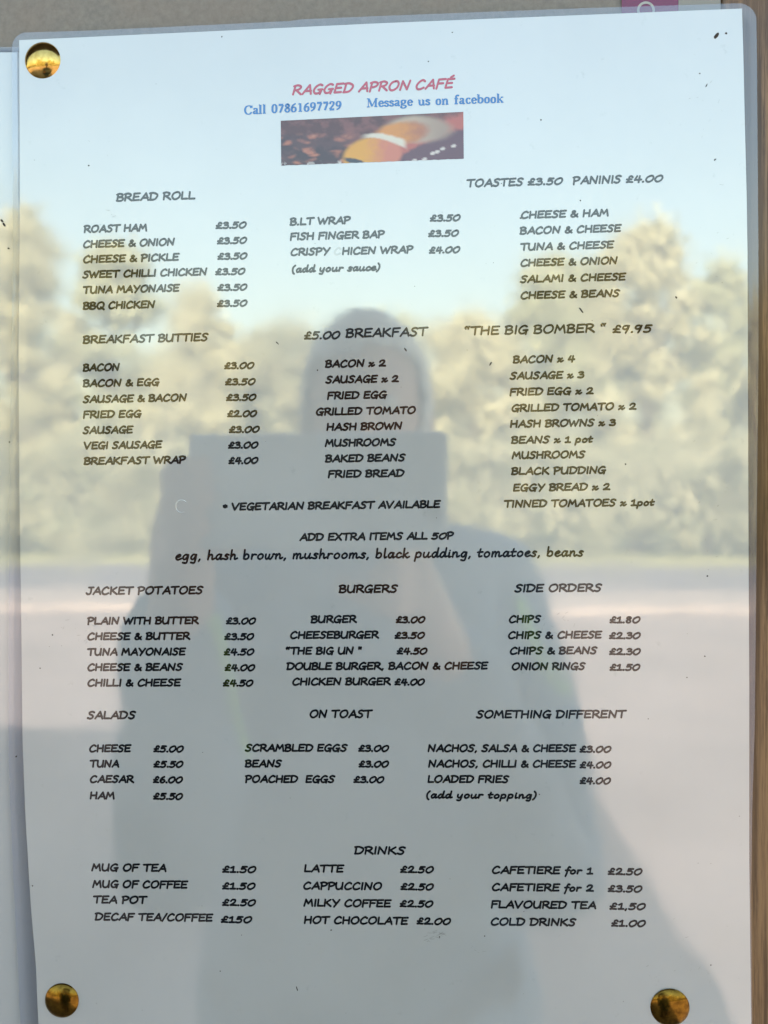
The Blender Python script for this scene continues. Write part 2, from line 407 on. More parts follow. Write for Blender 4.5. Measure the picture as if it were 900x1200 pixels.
# ------------------------------------------------------------------ lettering: pen strokes
def parse(d):
    g = {}
    for line in d.strip().splitlines():
        ch, w, rest = line.split(None, 2); st = []
        for part in rest.split(';'):
            it = part.split(); k = it[0]; mul = 1.0
            if len(k) > 1: mul = float(k[1:]); k = k[0]
            st.append((k, mul, [tuple(map(float, p.split(','))) for p in it[1:]]))
        g[ch] = (float(w), st)
    return g
HAND = parse('''
A .82 L 0,0 .54,1 .78,0 ; L .2,.33 .74,.35
B .70 L .12,.98 .04,0 ; C .0,.9 .32,1.02 .6,.88 .5,.64 .18,.53 ; C .18,.53 .58,.46 .64,.2 .4,.0 .0,.03
C .80 C .74,.86 .52,1.0 .2,.75 .05,.35 .18,.03 .46,.0 .74,.16
D .84 L .14,.95 .06,0 ; C .0,.95 .4,1.0 .78,.76 .76,.42 .5,.08 .02,.02
E .70 L .12,.97 .04,.02 ; L .12,.97 .72,1.0 ; L .08,.52 .58,.54 ; L .04,.02 .64,.05
F .68 L .12,.97 .04,-.05 ; L .12,.97 .74,1.0 ; L .08,.52 .58,.54
G .84 C .74,.9 .5,1.0 .18,.75 .04,.35 .2,.03 .48,.04 .68,.25 .74,.42 ; L .44,.42 .82,.45 ; L .75,.44 .66,-.08
H .80 L .1,1 .04,0 ; L .74,1 .68,0 ; L .07,.5 .7,.53
I .22 L .14,1 .07,0
J .62 L .26,.98 .78,1.0 ; C .52,1 .5,.45 .38,.08 .14,.02 .0,.18
K .76 L .1,1 .04,0 ; L .70,.98 .1,.46 ; L .2,.53 .72,0
L .64 L .1,1 .04,.03 .62,.04
M 1.0 L .02,0 .2,.98 .46,.35 .80,.98 .92,0
N .86 L .04,0 .14,.98 .66,.04 .82,1.02
O .90 C .52,1 .2,.84 .04,.42 .18,.06 .45,.01 .76,.26 .86,.64 .74,.95 .50,1
P .70 L .12,.98 .06,-.05 ; C .0,.92 .35,1.02 .68,.85 .58,.58 .3,.45 .1,.45
Q .90 C .52,1 .2,.84 .04,.42 .18,.06 .45,.01 .76,.26 .86,.64 .74,.95 .50,1 ; L .5,.25 .88,-.12
R .76 L .12,.98 .05,0 ; C .0,.92 .35,1.02 .66,.85 .56,.6 .3,.48 .1,.47 ; L .28,.48 .76,.0
S .68 C .68,.9 .45,1.0 .18,.86 .22,.62 .45,.5 .56,.28 .42,.05 .2,.0 .0,.1
T .76 L 0,.95 .82,1.0 ; L .41,.97 .35,0
U .82 C .08,1 .04,.5 .1,.12 .34,.0 .6,.18 .72,.55 ; L .76,1 .70,0
V .80 L 0,1 .3,0 .80,1
W 1.1 L 0,1 .24,.02 .58,.8 .74,.02 1.12,1
X .80 L .08,1 .7,0 ; L .76,1 0,0
Y .78 L .06,1 .36,.5 ; L .80,1 .2,-.08
Z .76 L .05,.97 .72,.97 .02,.03 .72,.03
É .70 L .12,.97 .04,.02 ; L .12,.97 .72,1.0 ; L .08,.52 .58,.54 ; L .04,.02 .64,.05 ; L .36,1.16 .6,1.36
0 .86 C .54,.84 .2,.66 .04,.32 .16,.04 .40,.0 .72,.24 .84,.58 .74,.82 .52,.84
1 .60 L .06,.66 .36,.86 .28,.04 ; L .02,.03 .56,.05
2 .74 C .08,.64 .28,.87 .56,.84 .58,.60 .35,.3 .03,.05 ; L .03,.05 .3,.07 .72,.04
3 .68 C .1,.78 .32,.88 .58,.8 .50,.58 .24,.48 ; C .24,.48 .58,.46 .62,.2 .40,.02 .0,.08
4 .74 L .30,.88 .04,.33 .74,.37 ; L .58,.88 .46,-.04
5 .72 L .74,.85 .24,.85 .14,.5 ; C .14,.5 .45,.55 .62,.36 .50,.08 .22,.0 .0,.06
6 .68 C .58,.9 .28,.7 .06,.35 .15,.06 .4,.0 .62,.2 .54,.42 .3,.44 .1,.25
7 .66 L .02,.85 .66,.86 .22,-.02
8 .68 C .54,.72 .34,.88 .14,.74 .22,.55 .46,.4 .56,.18 .35,.0 .08,.12 .12,.32 .36,.5 .60,.68 .54,.82 .38,.87
9 .70 C .58,.66 .44,.86 .16,.80 .06,.56 .2,.42 .42,.48 .60,.72 ; L .64,.86 .52,.4 .32,-.05
£ .74 C .68,.74 .54,.88 .34,.8 .30,.5 .22,.2 .06,.05 ; L .04,.05 .3,.09 .66,.04 ; L .06,.43 .56,.45
& .80 C .76,.0 .5,.3 .22,.64 .22,.82 .38,.9 .5,.76 .34,.56 .1,.36 .06,.14 .25,.0 .5,.1 .76,.42
. .22 L1.15 .06,.03 .09,.04
, .26 L .12,.06 .02,-.16
' .2 L .1,1.02 .06,.8
( .34 C .34,1.05 .12,.75 .04,.35 .12,-.1 .22,-.22
) .34 C .14,1.05 .28,.75 .26,.35 .12,-.02 -.04,-.22
* .44 L .2,.78 .2,.36 ; L .02,.66 .38,.48 ; L .04,.46 .38,.68
" .40 L .1,1.02 .08,.72 ; L .32,1.02 .30,.72
“ .46 C .2,1.06 .08,.94 .1,.78 ; C .44,1.06 .32,.94 .34,.78
/ .46 L .5,1.05 .0,-.08
a .62 C .52,.5 .28,.57 .06,.3 .12,.03 .3,.07 .5,.45 ; C .54,.56 .46,.2 .5,.02 .68,.12
b .60 L .14,1.05 .06,.05 ; C .07,.25 .28,.56 .5,.45 .48,.15 .28,.0 .06,.06
c .50 C .48,.46 .32,.57 .1,.38 .08,.1 .26,.0 .52,.14
d .64 C .52,.5 .28,.57 .06,.3 .12,.03 .3,.07 .5,.42 ; C .62,1.05 .54,.5 .5,.06 .70,.12
e .52 C .08,.28 .3,.32 .46,.46 .34,.58 .1,.4 .06,.14 .24,.0 .54,.14
f .42 C .52,.96 .38,1.02 .26,.7 .16,.1 .02,-.38 ; L .02,.5 .46,.54
g .62 C .52,.5 .28,.57 .06,.3 .12,.05 .3,.09 .5,.45 ; C .54,.56 .46,.0 .34,-.36 .04,-.32
h .64 L .16,1.05 .04,0 ; C .07,.25 .3,.56 .44,.45 .42,.15 .48,.02 .68,.14
i .28 C .13,.55 .08,.2 .1,.03 .26,.1 ; L .17,.76 .175,.77
k .58 L .16,1.05 .04,0 ; L .48,.56 .1,.26 ; C .12,.28 .3,.12 .42,.0 .62,.12
l .28 C .16,1.05 .09,.4 .1,.03 .28,.1
m .95 L .1,.55 .04,0 ; C .07,.25 .27,.56 .4,.45 .36,.0 ; C .38,.25 .58,.56 .71,.45 .68,.12 .76,.02 .96,.14
n .66 L .1,.55 .04,0 ; C .07,.25 .3,.56 .44,.45 .42,.15 .48,.02 .68,.14
o .58 C .34,.57 .1,.4 .06,.14 .22,.0 .44,.12 .52,.4 .32,.57
p .62 L .12,.55 -.04,-.4 ; C .08,.35 .28,.58 .52,.45 .46,.12 .24,.02 .06,.08
r .48 L .1,.55 .04,0 ; C .07,.25 .24,.52 .48,.5
s .46 C .46,.5 .26,.57 .14,.42 .3,.28 .36,.12 .22,.0 .0,.06
t .44 C .26,.88 .12,.3 .14,.03 .38,.1 ; L 0,.52 .46,.56
u .66 C .1,.55 .05,.2 .16,.01 .34,.1 .5,.4 ; C .54,.56 .46,.2 .52,.01 .70,.12
w .84 C .08,.55 .05,.15 .2,.01 .38,.3 ; C .42,.52 .36,.1 .52,.01 .7,.3 .76,.56 .88,.54
x .66 C .06,.5 .2,.54 .3,.22 .42,.02 .66,.2 ; L .54,.56 .02,.0
y .62 C .1,.55 .07,.2 .2,.05 .36,.14 .5,.45 ; C .54,.56 .42,-.05 .28,-.36 .0,-.32
''')
SERIF = parse('''
C .74 C .66,.70 .52,.93 .22,.85 .10,.48 .22,.1 .5,.02 .70,.22 ; L .68,.95 .68,.68
M .98 L.4 .13,.95 .13,.03 ; L .17,.93 .48,.08 ; L.45 .48,.08 .80,.95 ; L .80,.93 .80,.05 ; L .0,.93 .2,.93 ; L .76,.93 .96,.93 ; L .0,.03 .26,.03 ; L .66,.03 .96,.03
a .54 C .09,.50 .22,.63 .37,.56 .38,.36 .38,.14 .42,.03 .53,.09 ; C .38,.38 .16,.29 .11,.15 .2,.05 .38,.18
b .58 L .13,.98 .13,.05 ; L .0,.97 .13,.97 ; C .14,.48 .3,.62 .47,.5 .48,.2 .32,.03 .14,.1
c .48 C .43,.48 .3,.62 .14,.52 .11,.28 .2,.06 .34,.04 .46,.16
e .50 C .12,.36 .44,.37 .42,.5 .28,.63 .13,.5 .11,.28 .2,.06 .34,.04 .47,.16
f .38 C .42,.88 .3,.99 .18,.85 .17,.5 .17,.05 ; L .0,.6 .36,.6 ; L .02,.03 .34,.03
g .54 C .26,.64 .11,.55 .12,.35 .26,.26 .4,.35 .41,.54 .27,.64 ; L .4,.6 .54,.6 ; C .18,.26 .1,.14 .3,.08 .47,.0 .44,-.16 .24,-.24 .06,-.14 .14,.02
k .62 L .13,.98 .13,.05 ; L .0,.97 .13,.97 ; L.5 .5,.6 .15,.3 ; L .26,.4 .5,.05 ; L .0,.03 .27,.03 ; L .38,.03 .62,.03 ; L .36,.6 .6,.6
l .30 L .14,.98 .14,.05 ; L .0,.97 .14,.97 ; L .0,.03 .28,.03
n .62 L .13,.6 .13,.05 ; L .0,.61 .13,.61 ; C .14,.46 .3,.62 .43,.54 .46,.3 .46,.05 ; L .0,.03 .26,.03 ; L .34,.03 .60,.03
o .54 C .27,.63 .13,.52 .10,.32 .13,.12 .27,.02 .41,.12 .44,.32 .41,.52 .27,.63
s .42 C .34,.5 .22,.62 .1,.52 .14,.4 .32,.28 .35,.12 .22,.02 .06,.14 ; L .35,.6 .35,.46 ; L .06,.2 .06,.04
u .62 L .0,.61 .13,.61 ; C .13,.6 .13,.3 .17,.1 .3,.04 .45,.18 ; L .46,.6 .46,.05 ; L .34,.61 .46,.61 ; L .46,.03 .60,.03
0 .54 C .27,.93 .12,.78 .09,.48 .12,.18 .27,.02 .42,.18 .45,.48 .42,.78 .27,.93
1 .54 L .29,.93 .29,.05 ; L .12,.03 .46,.03 ; L.6 .1,.82 .28,.93
2 .54 C .08,.68 .18,.92 .38,.88 .41,.66 .28,.4 .05,.1 ; L2 .05,.07 .48,.07
6 .54 C .46,.93 .22,.75 .1,.42 .14,.12 .28,.02 .43,.14 .44,.4 .32,.54 .14,.44
7 .54 L2 .06,.87 .48,.87 ; L .46,.86 .2,.02
8 .54 C .4,.74 .27,.93 .13,.76 .2,.58 .4,.4 .43,.18 .27,.02 .1,.18 .14,.38 .34,.54 .42,.76 .27,.93
9 .54 C .08,.02 .32,.2 .44,.53 .4,.83 .26,.93 .11,.81 .1,.55 .22,.41 .4,.51
''')
def crom(p, k=5):
    if len(p) < 3: return p
    closed = (Vector(p[0]) - Vector(p[-1])).length < .03
    e = [p[-2] if closed else p[0]] + list(p) + [p[1] if closed else p[-1]]
    o = []
    for i in range(1, len(e) - 2):
        a, b, c, d = (Vector(x) for x in e[i - 1:i + 3])
        for j in range(k):
            t = j / k
            o.append(tuple(.5 * (2 * b + (c - a) * t + (2 * a - 5 * b + 4 * c - d) * t * t + (3 * b - a - 3 * c + d) * t ** 3)))
    o.append(tuple(p[-1])); return o
def stroke_polys(font, text, track):
    """list of (pen path, width multiplier) in cap-height units, and the run's width"""
    x = 0; res = []
    for ch in text:
        if ch == ' ': x += .46; continue
        w, st = font[ch]
        jx, jy = random.uniform(-.012, .012), random.uniform(-.012, .012)
        for k, mul, pts in st:
            pts = [(px + x + jx, py + jy) for px, py in pts]
            if k == 'C': res.append((crom(pts), mul))
            else:
                for a, b in zip(pts, pts[1:]): res.append(([a, b], mul))
        x += w + track
    return res, x - track
def text_line(text, u0, u1, v, cap=7.6, mat='ink', font=HAND, pen=None, contrast=None, slant=.03, track=.13, slope=None, name='text_line', parent=None):
    """one printed line; u0..u1 its pixel extent, v the middle of the capitals at its centre"""
    pen = pen or 2.55 / cap
    st, w = stroke_polys(font, text, track)
    sl = slope if slope is not None else -.012 + (v - 600) / 21260.
    sx = (u1 - u0 - pen * cap * .6) / (w + slant * .4); um = (u0 + u1) / 2
    vs, fs = [], []; layer = 0
    for path, mul in st:
        layer = (layer + 1) % 8
        pts = [Vector((u0 + pen * cap * .3 + (x + slant * y) * sx, y * cap)) for x, y in path]
        # drop repeats
        q = [pts[0]]
        for p in pts[1:]:
            if (p - q[-1]).length > .12: q.append(p)
        if len(q) == 1: q.append(q[0] + Vector((.15, .02)))
        L, Rr = [], []
        m = len(q)
        for i, p in enumerate(q):
            d = (q[min(i + 1, m - 1)] - q[max(i - 1, 0)]).normalized()
            if contrast: hw = (contrast + (pen - contrast) * abs(d.y) ** 1.3) * mul * cap / 2
            else: hw = pen * cap / 2 * mul * (1.04 - .16 * abs(d.x * .5 + d.y * .86))
            nn = Vector((-d.y, d.x)) * hw
            L.append(p + nn); Rr.append(p - nn)
        cap0, cap1 = [], []
        if not contrast:
            for (pt, dirv, l, lst) in ((q[0], (q[0] - q[1]).normalized(), L[0], cap0), (q[-1], (q[-1] - q[-2]).normalized(), Rr[-1], cap1)):
                hw = (l - pt).length; a0 = (l - pt)
                for k in range(1, 4):
                    ang = math.pi * k / 4
                    lst.append(pt + a0 * math.cos(ang) + dirv * hw * math.sin(ang))
        off = 3.0e-5 + layer * 4e-6
        base = len(vs)
        for l, r in zip(L, Rr): vs.append((l, off)); vs.append((r, off))
        for i in range(m - 1):
            a = base + 2 * i; fs.append((a, a + 1, a + 3, a + 2))
        if cap0:
            b = len(vs); vs.extend((p, off) for p in cap0); fs.append((base, b, b + 1, b + 2, base + 1))
            b = len(vs); vs.extend((p, off) for p in cap1); e = base + 2 * (m - 1); fs.append((e + 1, b, b + 1, b + 2, e))
    co = []
    for p, off in vs:
        co.append(S(p.x, v + sl * (p.x - um) + cap / 2 - p.y, off))
    # faces must look at the viewer (-y)
    ff = []
    for f in fs:
        a, b, c = co[f[0]], co[f[1]], co[f[2]]
        ff.append(f if (b - a).cross(c - a).y < 0 else tuple(reversed(f)))
    return mesh_obj(name, co, ff, M[mat], parent or paper)

text_line('RAGGED APRON CAFÉ', 342, 532, 101.5, 10.4, 'red_ink', pen=.27, slant=.17, slope=-.043, track=.15)
text_line('Call 07861697729', 285, 401, 126, 10.6, 'blue_ink', SERIF, pen=.25, contrast=.12, slant=0, track=.035, slope=-.05)
text_line('Message us on facebook', 429, 591, 117.6, 10.6, 'blue_ink', SERIF, pen=.25, contrast=.12, slant=0, track=.035, slope=-.034)
T = '''
BREAD ROLL|136|229|230|11.5
TOASTES £3.50|546.5|660|213.2|11.5
PANINIS £4.00|671|777.5|210|11.5
ROAST HAM|98|173|267.5
£3.50|252.5|289|263.5
CHEESE & ONION|97|205|284.8
£3.50|254|289.5|281.5
CHEESE & PICKLE|97|210|302.5
£3.50|254.5|290|299.7
SWEET CHILLI CHICKEN|96.5|243|320
£3.50|252|287.5|317.8
TUNA MAYONAISE|97|210.5|338.6
£3.50|254.5|290|336.3
BBQ CHICKEN|97|182|357.5
£3.50|254|290|355
B.LT WRAP|339.5|411|258.8
FISH FINGER BAP|339.5|451|275.8
£3.50|503.5|540|255
£3.50|501.5|538|273
£4.00|502.5|539.5|292.4
(add your sauce)|341.5|446|314
CHEESE & HAM|610|714|250.5
BACON & CHEESE|609|728|268.8
TUNA & CHEESE|609.5|719.5|288
CHEESE & ONION|609.5|724|306.6
SALAMI & CHEESE|609.5|733.5|325.6
CHEESE & BEANS|609.5|726.5|344.8
BREAKFAST BUTTIES|97|244|396.5|11.5
£5.00|356|399|392.3|12.5
BREAKFAST|405|501|389.5|12.5
“THE BIG BOMBER “|543.5|710.5|386|12.5
£9.95|717.5|764|384.8|12.5
BACON|97|140.5|430.5
BACON & EGG|97|187|448.5
SAUSAGE & BACON|97|219|466.8
FRIED EGG|97|166|485.3
SAUSAGE|97|156|503.8
VEGI SAUSAGE|98|190|521.5
BREAKFAST WRAP|98|218|539.5
£3.00|262.5|298|428
£3.50|263.5|299.5|447
£3.50|264.5|300.5|465.3
£2.00|266|301.5|484.3
£3.00|268|304.5|502.8
£3.00|267|303|521.2
£4.00|267.5|303|539.3
BACON x 2|381|452.5|425.8
SAUSAGE x 2|381.5|467.5|444.2
FRIED EGG|383|453.5|463
GRILLED TOMATO|370|487.5|481.5
HASH BROWN|382.5|471.5|499.6
MUSHROOMS|380.5|464|518.6
BAKED BEANS|381|475|536.8
FRIED BREAD|384|474|555
BACON x 4|601|674|420.6
SAUSAGE x 3|597.5|685|439.6
FRIED EGG x 2|597|696|458.5
GRILLED TOMATO x 2|599|746|477
HASH BROWNS x 3|597.5|722|495.8
BEANS x 1 pot|599|695|515
MUSHROOMS|599.5|686|533
BLACK PUDDING|599|710.5|551.4
EGGY BREAD x 2|601|715.5|570.8
TINNED TOMATOES x 1pot|590.5|767|589.5
* VEGETARIAN BREAKFAST AVAILABLE|261|516|592.3
ADD EXTRA ITEMS ALL 50P|351|532|628.5
egg, hash brown, mushrooms, black pudding, tomatoes, beans|205|684|648.6|big
JACKET POTATOES|100.5|238|692|11.6
BURGERS|397|466|690|11.6
SIDE ORDERS|603|705.5|689|11.6
PLAIN WITH BUTTER|102|233|727.3
£3.00|264.5|300|727.3
CHEESE & BUTTER|102|223|745.5
£3.50|262.5|298|745.6
TUNA MAYONAISE|102|217.5|763.8
£4.50|262|298|763.6
CHEESE & BEANS|102|214|781.8
£4.00|263|299|782
CHILLI & CHEESE|102|212|800
£4.50|261|297|800
BURGER|364|418|725.6
£3.00|463.5|498.5|725.8
CHEESEBURGER|339.5|444|744
£3.50|462|498|744.2
“THE BIG UN "|334|424.5|762.6
£4.50|464.5|501|762.6
DOUBLE BURGER, BACON & CHEESE|335.5|572|780.4
CHICKEN BURGER|342|458|798.6
£4.00|462|498|798.8
CHIPS|596|634|725.4
£1.80|714|750.5|726
CHIPS & CHEESE|595|705.5|744
£2.30|713.5|751|744.5
CHIPS & BEANS|597|700|762.4
£2.30|713.5|751|763.2
ONION RINGS|599.5|686|780.8
£1.50|714|750.5|781.6
SALADS|102|159|838|11.6
ON TOAST|362.5|436|836.6|11.6
SOMETHING DIFFERENT|558|733.5|837|11.6
CHEESE|104|153.5|877
£5.00|179.5|215.5|877.2
TUNA|105|140|895
£5.50|179.5|215|895.2
CAESAR|105|157|913
£6.00|179|214.5|913.4
HAM|105|135|932.3
£5.50|179|214.5|932.8
SCRAMBLED EGGS|287|407|876.4
£3.00|419.5|456|876.6
BEANS|287|330|894.8
£3.00|420|456|895
POACHED  EGGS|287|392.5|913
£3.00|414|450.5|913.2
NACHOS, SALSA & CHEESE|501|675|876.8
£3.00|679|716.5|877.6
NACHOS, CHILLI & CHEESE|501.5|675|895
£4.00|679|716.5|896
LOADED FRIES|501|596.5|913
£4.00|679|716|914.6
(add your topping)|499|629.5|931.5
DRINKS|415|475|996.6|11.6
MUG OF TEA|107|195.5|1016.8|11.4
£1.50|260|300.5|1018.4|11.4
MUG OF COFFEE|108|220|1036.3|11.4
£1.50|260|299.5|1038|11.4
TEA POT|109|172|1054.4|11.4
£2.50|260|300|1057.3|11.4
DECAF TEA/COFFEE|111|249.5|1074.8|11.4
£150|258.5|295.5|1077.2|11.4
LATTE|356|403|1017.8|11.4
£2.50|468.5|508.5|1018.6|11.4
CAPPUCCINO|355|448|1038.2|11.4
£2.50|469|508.5|1038.8|11.4
MILKY COFFEE|355.5|458.5|1058.3|11.4
£2.50|468|508|1058.8|11.4
HOT CHOCOLATE|356|478.5|1078.6|11.4
£2.00|488|528.5|1079.2|11.4
CAFETIERE for 1|576|695.5|1019.8|11.4
£2.50|712|753|1021|11.4
CAFETIERE for 2|576|696|1040|11.4
£3.50|712|753|1041.2|11.4
FLAVOURED TEA|575|699|1060.3|11.4
£1,50|714|757|1061.8|11.4
COLD DRINKS|574.5|675|1080.4|11.4
£1.00|716|757|1081.6|11.4
'''
SZ = {'big': 10.4, '11.5': 8.2, '12.5': 9.2, '11.6': 8.2, '11.4': 7.8}
for line in T.strip().splitlines():
    a = line.split('|')
    text_line(a[0], float(a[1]), float(a[2]), float(a[3]), SZ[a[4]] if len(a) > 4 else 7.6)
text_line('CRISPY', 340, 387, 294.8)
text_line('C', 391, 400, 294.2, mat='pale_ink')
text_line('HICEN WRAP', 400.5, 484.5, 293.2)

# dirt: specks, scuffs and crumbs stuck on the film
def blob(u, v, ru, rv, ang, h, bmv, bmf, k=9, seed=0):
    b = len(bmv); rnd = random.Random(seed)
    c = S(u, v, h); bmv.append(c)
    for i in range(k):
        a = 2 * math.pi * i / k; rr = rnd.uniform(.75, 1.2)
        x, y = ru * rr * math.cos(a), rv * rr * math.sin(a)
        bmv.append(S(u + x * math.cos(ang) - y * math.sin(ang), v + x * math.sin(ang) + y * math.cos(ang), 1.2e-5 + h * .1))
    for i in range(k): bmf.append((b, b + 1 + (i + 1) % k, b + 1 + i))
vs, fs = [], []
named = [(839.5, 42, 5.2, 2.7, -1.0), (851, 39, 1.8, 1.5, 0), (681, 363.5, 4.6, 1.3, .9), (792.5, 348.5, 2.2, 1.5, 1.2), (372, 434, 1.2, 1.2, 0), (575, 426, 1.0, 3.2, .5),
         (475, 409.5, 3.2, 1.2, .9), (829, 675, 1.5, 1.5, 0), (733, 544, 1.4, 1.3, 0), (634, 140.5, 1.2, 1.2, 0), (104, 194, 1.2, 1.2, 0), (820, 86, 1.1, 1.1, 0), (680, 235, 1.2, 1.0, 0),
         (258, 1138, .9, 1.0, 0), (348, 1158.5, 1.0, 3.4, -.3), (388, 1090, 1.3, 1.1, 0), (61.5, 744, 1.2, 1.2, 0), (826, 769, 1.1, 1.1, 0), (805, 794, 1.0, 1.0, 0), (47, 783, 1.0, 1, 0),
         (515, 1098, 1.1, .9, 0), (568, 1097, 1, 1, 0), (833, 1131, 1.2, 1.0, 0), (610, 255.5, 1.4, 1.2, 0), (828, 100, .7, 3.2, .5), (838, 187, 1.0, 2.2, .9), (325, 402, .8, 3.4, -.8),
         (38, 1038, 1.2, 1.0, .3), (19, 886.5, 1.8, 1.2, -.7), (502, 72, 1.2, 1, 0), (530, 38, 1.2, .9, 0), (104, 299, 1.1, 1.1, 0), (260, 43, 1, 1.2, 0), (632, 931, .9, 1.1, 0)]
for k, (u, v, a, b, ang) in enumerate(named): blob(u, v, a * .82, b * .82, ang, 9e-5, vs, fs, seed=k)
rnd = random.Random(31)
for k in range(40):
    u, v = rnd.uniform(30, 872), rnd.uniform(60, 1195)
    r = rnd.choice([.35, .4, .5, .5, .7]); blob(u, v, r, r * rnd.uniform(.6, 1.3), rnd.uniform(0, 3), 5e-5, vs, fs, 6, 100 + k)
dirt = mesh_obj('dirt_specks', vs, fs, M['speck'], menu); tag(dirt, kind='stuff')
vs, fs = [], []
def scratch(pts, w, h=2e-5):
    b = len(vs)
    for i, (u, v) in enumerate(pts):
        ww = w * (.3 + .7 * math.sin(math.pi * (i + .5) / len(pts)))
        vs.append(S(u - ww * .35, v - ww, h)); vs.append(S(u + ww * .35, v + ww, h))
    for i in range(len(pts) - 1): fs.append((b + 2 * i, b + 2 * i + 1, b + 2 * i + 3, b + 2 * i + 2))
rnd = random.Random(5)
for k in range(26):                                   # rubbed triangular smudge under the drinks list
    t = rnd.random(); u = 496 + 22 * t + rnd.uniform(-2, 2); v = 1089 + 6 * t + rnd.uniform(-1, 16 * (1 - t))
    a = rnd.uniform(-.5, .7); l = rnd.uniform(2, 6); scratch([(u, v), (u + l * .5, v + l * .4 * a), (u + l, v + l * a)], .28)
for cx, cy, ru, rv, nn in ((655, 745, 30, 22, 30), (828, 600, 18, 90, 16), (828, 110, 16, 40, 14), (560, 1112, 10, 4, 5), (90, 745, 40, 22, 22), (130, 240, 40, 60, 10), (800, 1130, 55, 40, 20), (840, 300, 20, 60, 12)):
    for k in range(nn):
        u, v = cx + rnd.gauss(0, ru * .6), cy + rnd.gauss(0, rv * .6); a = rnd.uniform(-2, 2); l = rnd.uniform(1, 5)
        if not 30 < u < 868: continue
        scratch([(u, v), (u + l * .5 * math.cos(a), v + l * .5 * math.sin(a) + .2), (u + l * math.cos(a), v + l * math.sin(a))], .22)
ff = []
for f in fs:
    a, b, c = (vs[i] for i in f[:3]); ff.append(f if (b - a).cross(c - a).y < 0 else tuple(reversed(f)))
sc = mesh_obj('scuff_marks', vs, ff, M['scuff'], menu); tag(sc, kind='stuff')
# open ring raised slightly above the sheet
vs, fs = [], []
for i in range(17):
    a = R(40 + 260 * i / 16)
    for k, r in enumerate((6.4, 7.1, 7.8)):
        vs.append(S(213 + r * math.cos(a), 593.5 - r * 1.05 * math.sin(a), (1e-5, 1.6e-4, 1e-5)[k]))
for i in range(16):
    for k in range(2): a = i * 3 + k; fs.append((a, a + 3, a + 4, a + 1))
mesh_obj('raised_ring', vs, fs, M['paper'], menu, True)

# ------------------------------------------------------------------ neighbouring laminated sheet
other = empty('laminated_sheet', P(-400, 1200, -.0008))
tag(other, 'blank looking laminated white sheet tucked under the left edge of the price list', 'notice')
def flat_grid(name, pix, dfun, mat, parent, nu=24, nv=40):
    vs, fs = [], []
    for j in range(nv + 1):
        for i in range(nu + 1):
            u, v = pix(i / nu, j / nv); vs.append(P(u, v, -dfun(u, v)))
    for j in range(nv):
        for i in range(nu): a = j * (nu + 1) + i; fs.append((a, a + nu + 1, a + nu + 2, a + 1))
    return mesh_obj(name, vs, fs, mat, parent, True)
od = lambda u, v: .0010 + 1.0e-4 * noise.noise(Vector((u / 300., v / 260., 9)))
flat_grid('paper', lambda s, t: (-790 + 860 * s, 66 - 5 * s + 1180 * t), od, M['paper2'], other)
vs, fs = [], []
ring = [(-790, 66, -806, 50), (70, 61, 84, 55.5), (70, 1241, 84, 1256), (-790, 1246, -806, 1262)]
for a, b, c, d in ring: vs += [P(a, b, -od(a, b)), P(c, d, -od(a, b) + .00008)]
for i in range(4): j = (i + 1) % 4; fs.append((2 * i, 2 * j, 2 * j + 1, 2 * i + 1))
mesh_obj('film_margin', vs, fs, M['film'], other)
vs, fs = [], []
for k, (u, v, a, b, ang) in enumerate([(2, 258.5, 2.2, 1.2, .8), (4.5, 263, 2.6, 1.2, 1.1), (10, 291, 1.4, .9, .4), (11, 518, 1, .9, 0)]):
    bb = len(vs); vs.append(P(u, v, -.00125))
    for i in range(8):
        t = 2 * math.pi * i / 8; x, y = a * math.cos(t), b * math.sin(t)
        vs.append(P(u + x * math.cos(ang) - y * math.sin(ang), v + x * math.sin(ang) + y * math.cos(ang), -.00117))
    for i in range(8): fs.append((bb, bb + 1 + (i + 1) % 8, bb + 1 + i))
o = mesh_obj('dirt_specks', vs, fs, M['speck'], other); tag(o, kind='stuff')

# ------------------------------------------------------------------ purple leaflet peeping out at the top
leaf_o = empty('purple_leaflet', P(786, 120, -.0005))
tag(leaf_o, 'purple and cream leaflet with a white ring emblem showing above the price list', 'leaflet')
def panel(name, u0, u1, v0, v1, off, mat):
    a, b, c, d = P(u0, v0, -off), P(u1, v0, -off), P(u1, v1, -off), P(u0, v1, -off)
    e = [p + Vector((0, .0002, 0)) for p in (a, b, c, d)]
    return mesh_obj(name, [a, b, c, d] + e, [(0, 3, 2, 1), (0, 1, 5, 4), (1, 2, 6, 5), (2, 3, 7, 6), (3, 0, 4, 7)], mat, leaf_o)
panel('purple_panel', 728.5, 795, -250, 140, .0006, M['purple'])
panel('cream_panel', 795.2, 844, -250, 140, .0006, M['cream'])
vs, fs = [], []
for i in range(40):
    a = 2 * math.pi * i / 40
    for r in (7.6, 10.4): vs.append(P(757 + r * math.cos(a), 12 + r * math.sin(a), -.00066))
for i in range(40):
    a, b = 2 * i, 2 * ((i + 1) % 40); fs.append((a, a + 1, b + 1, b))
mesh_obj('ring_emblem', vs, fs, M['white_print'], leaf_o)

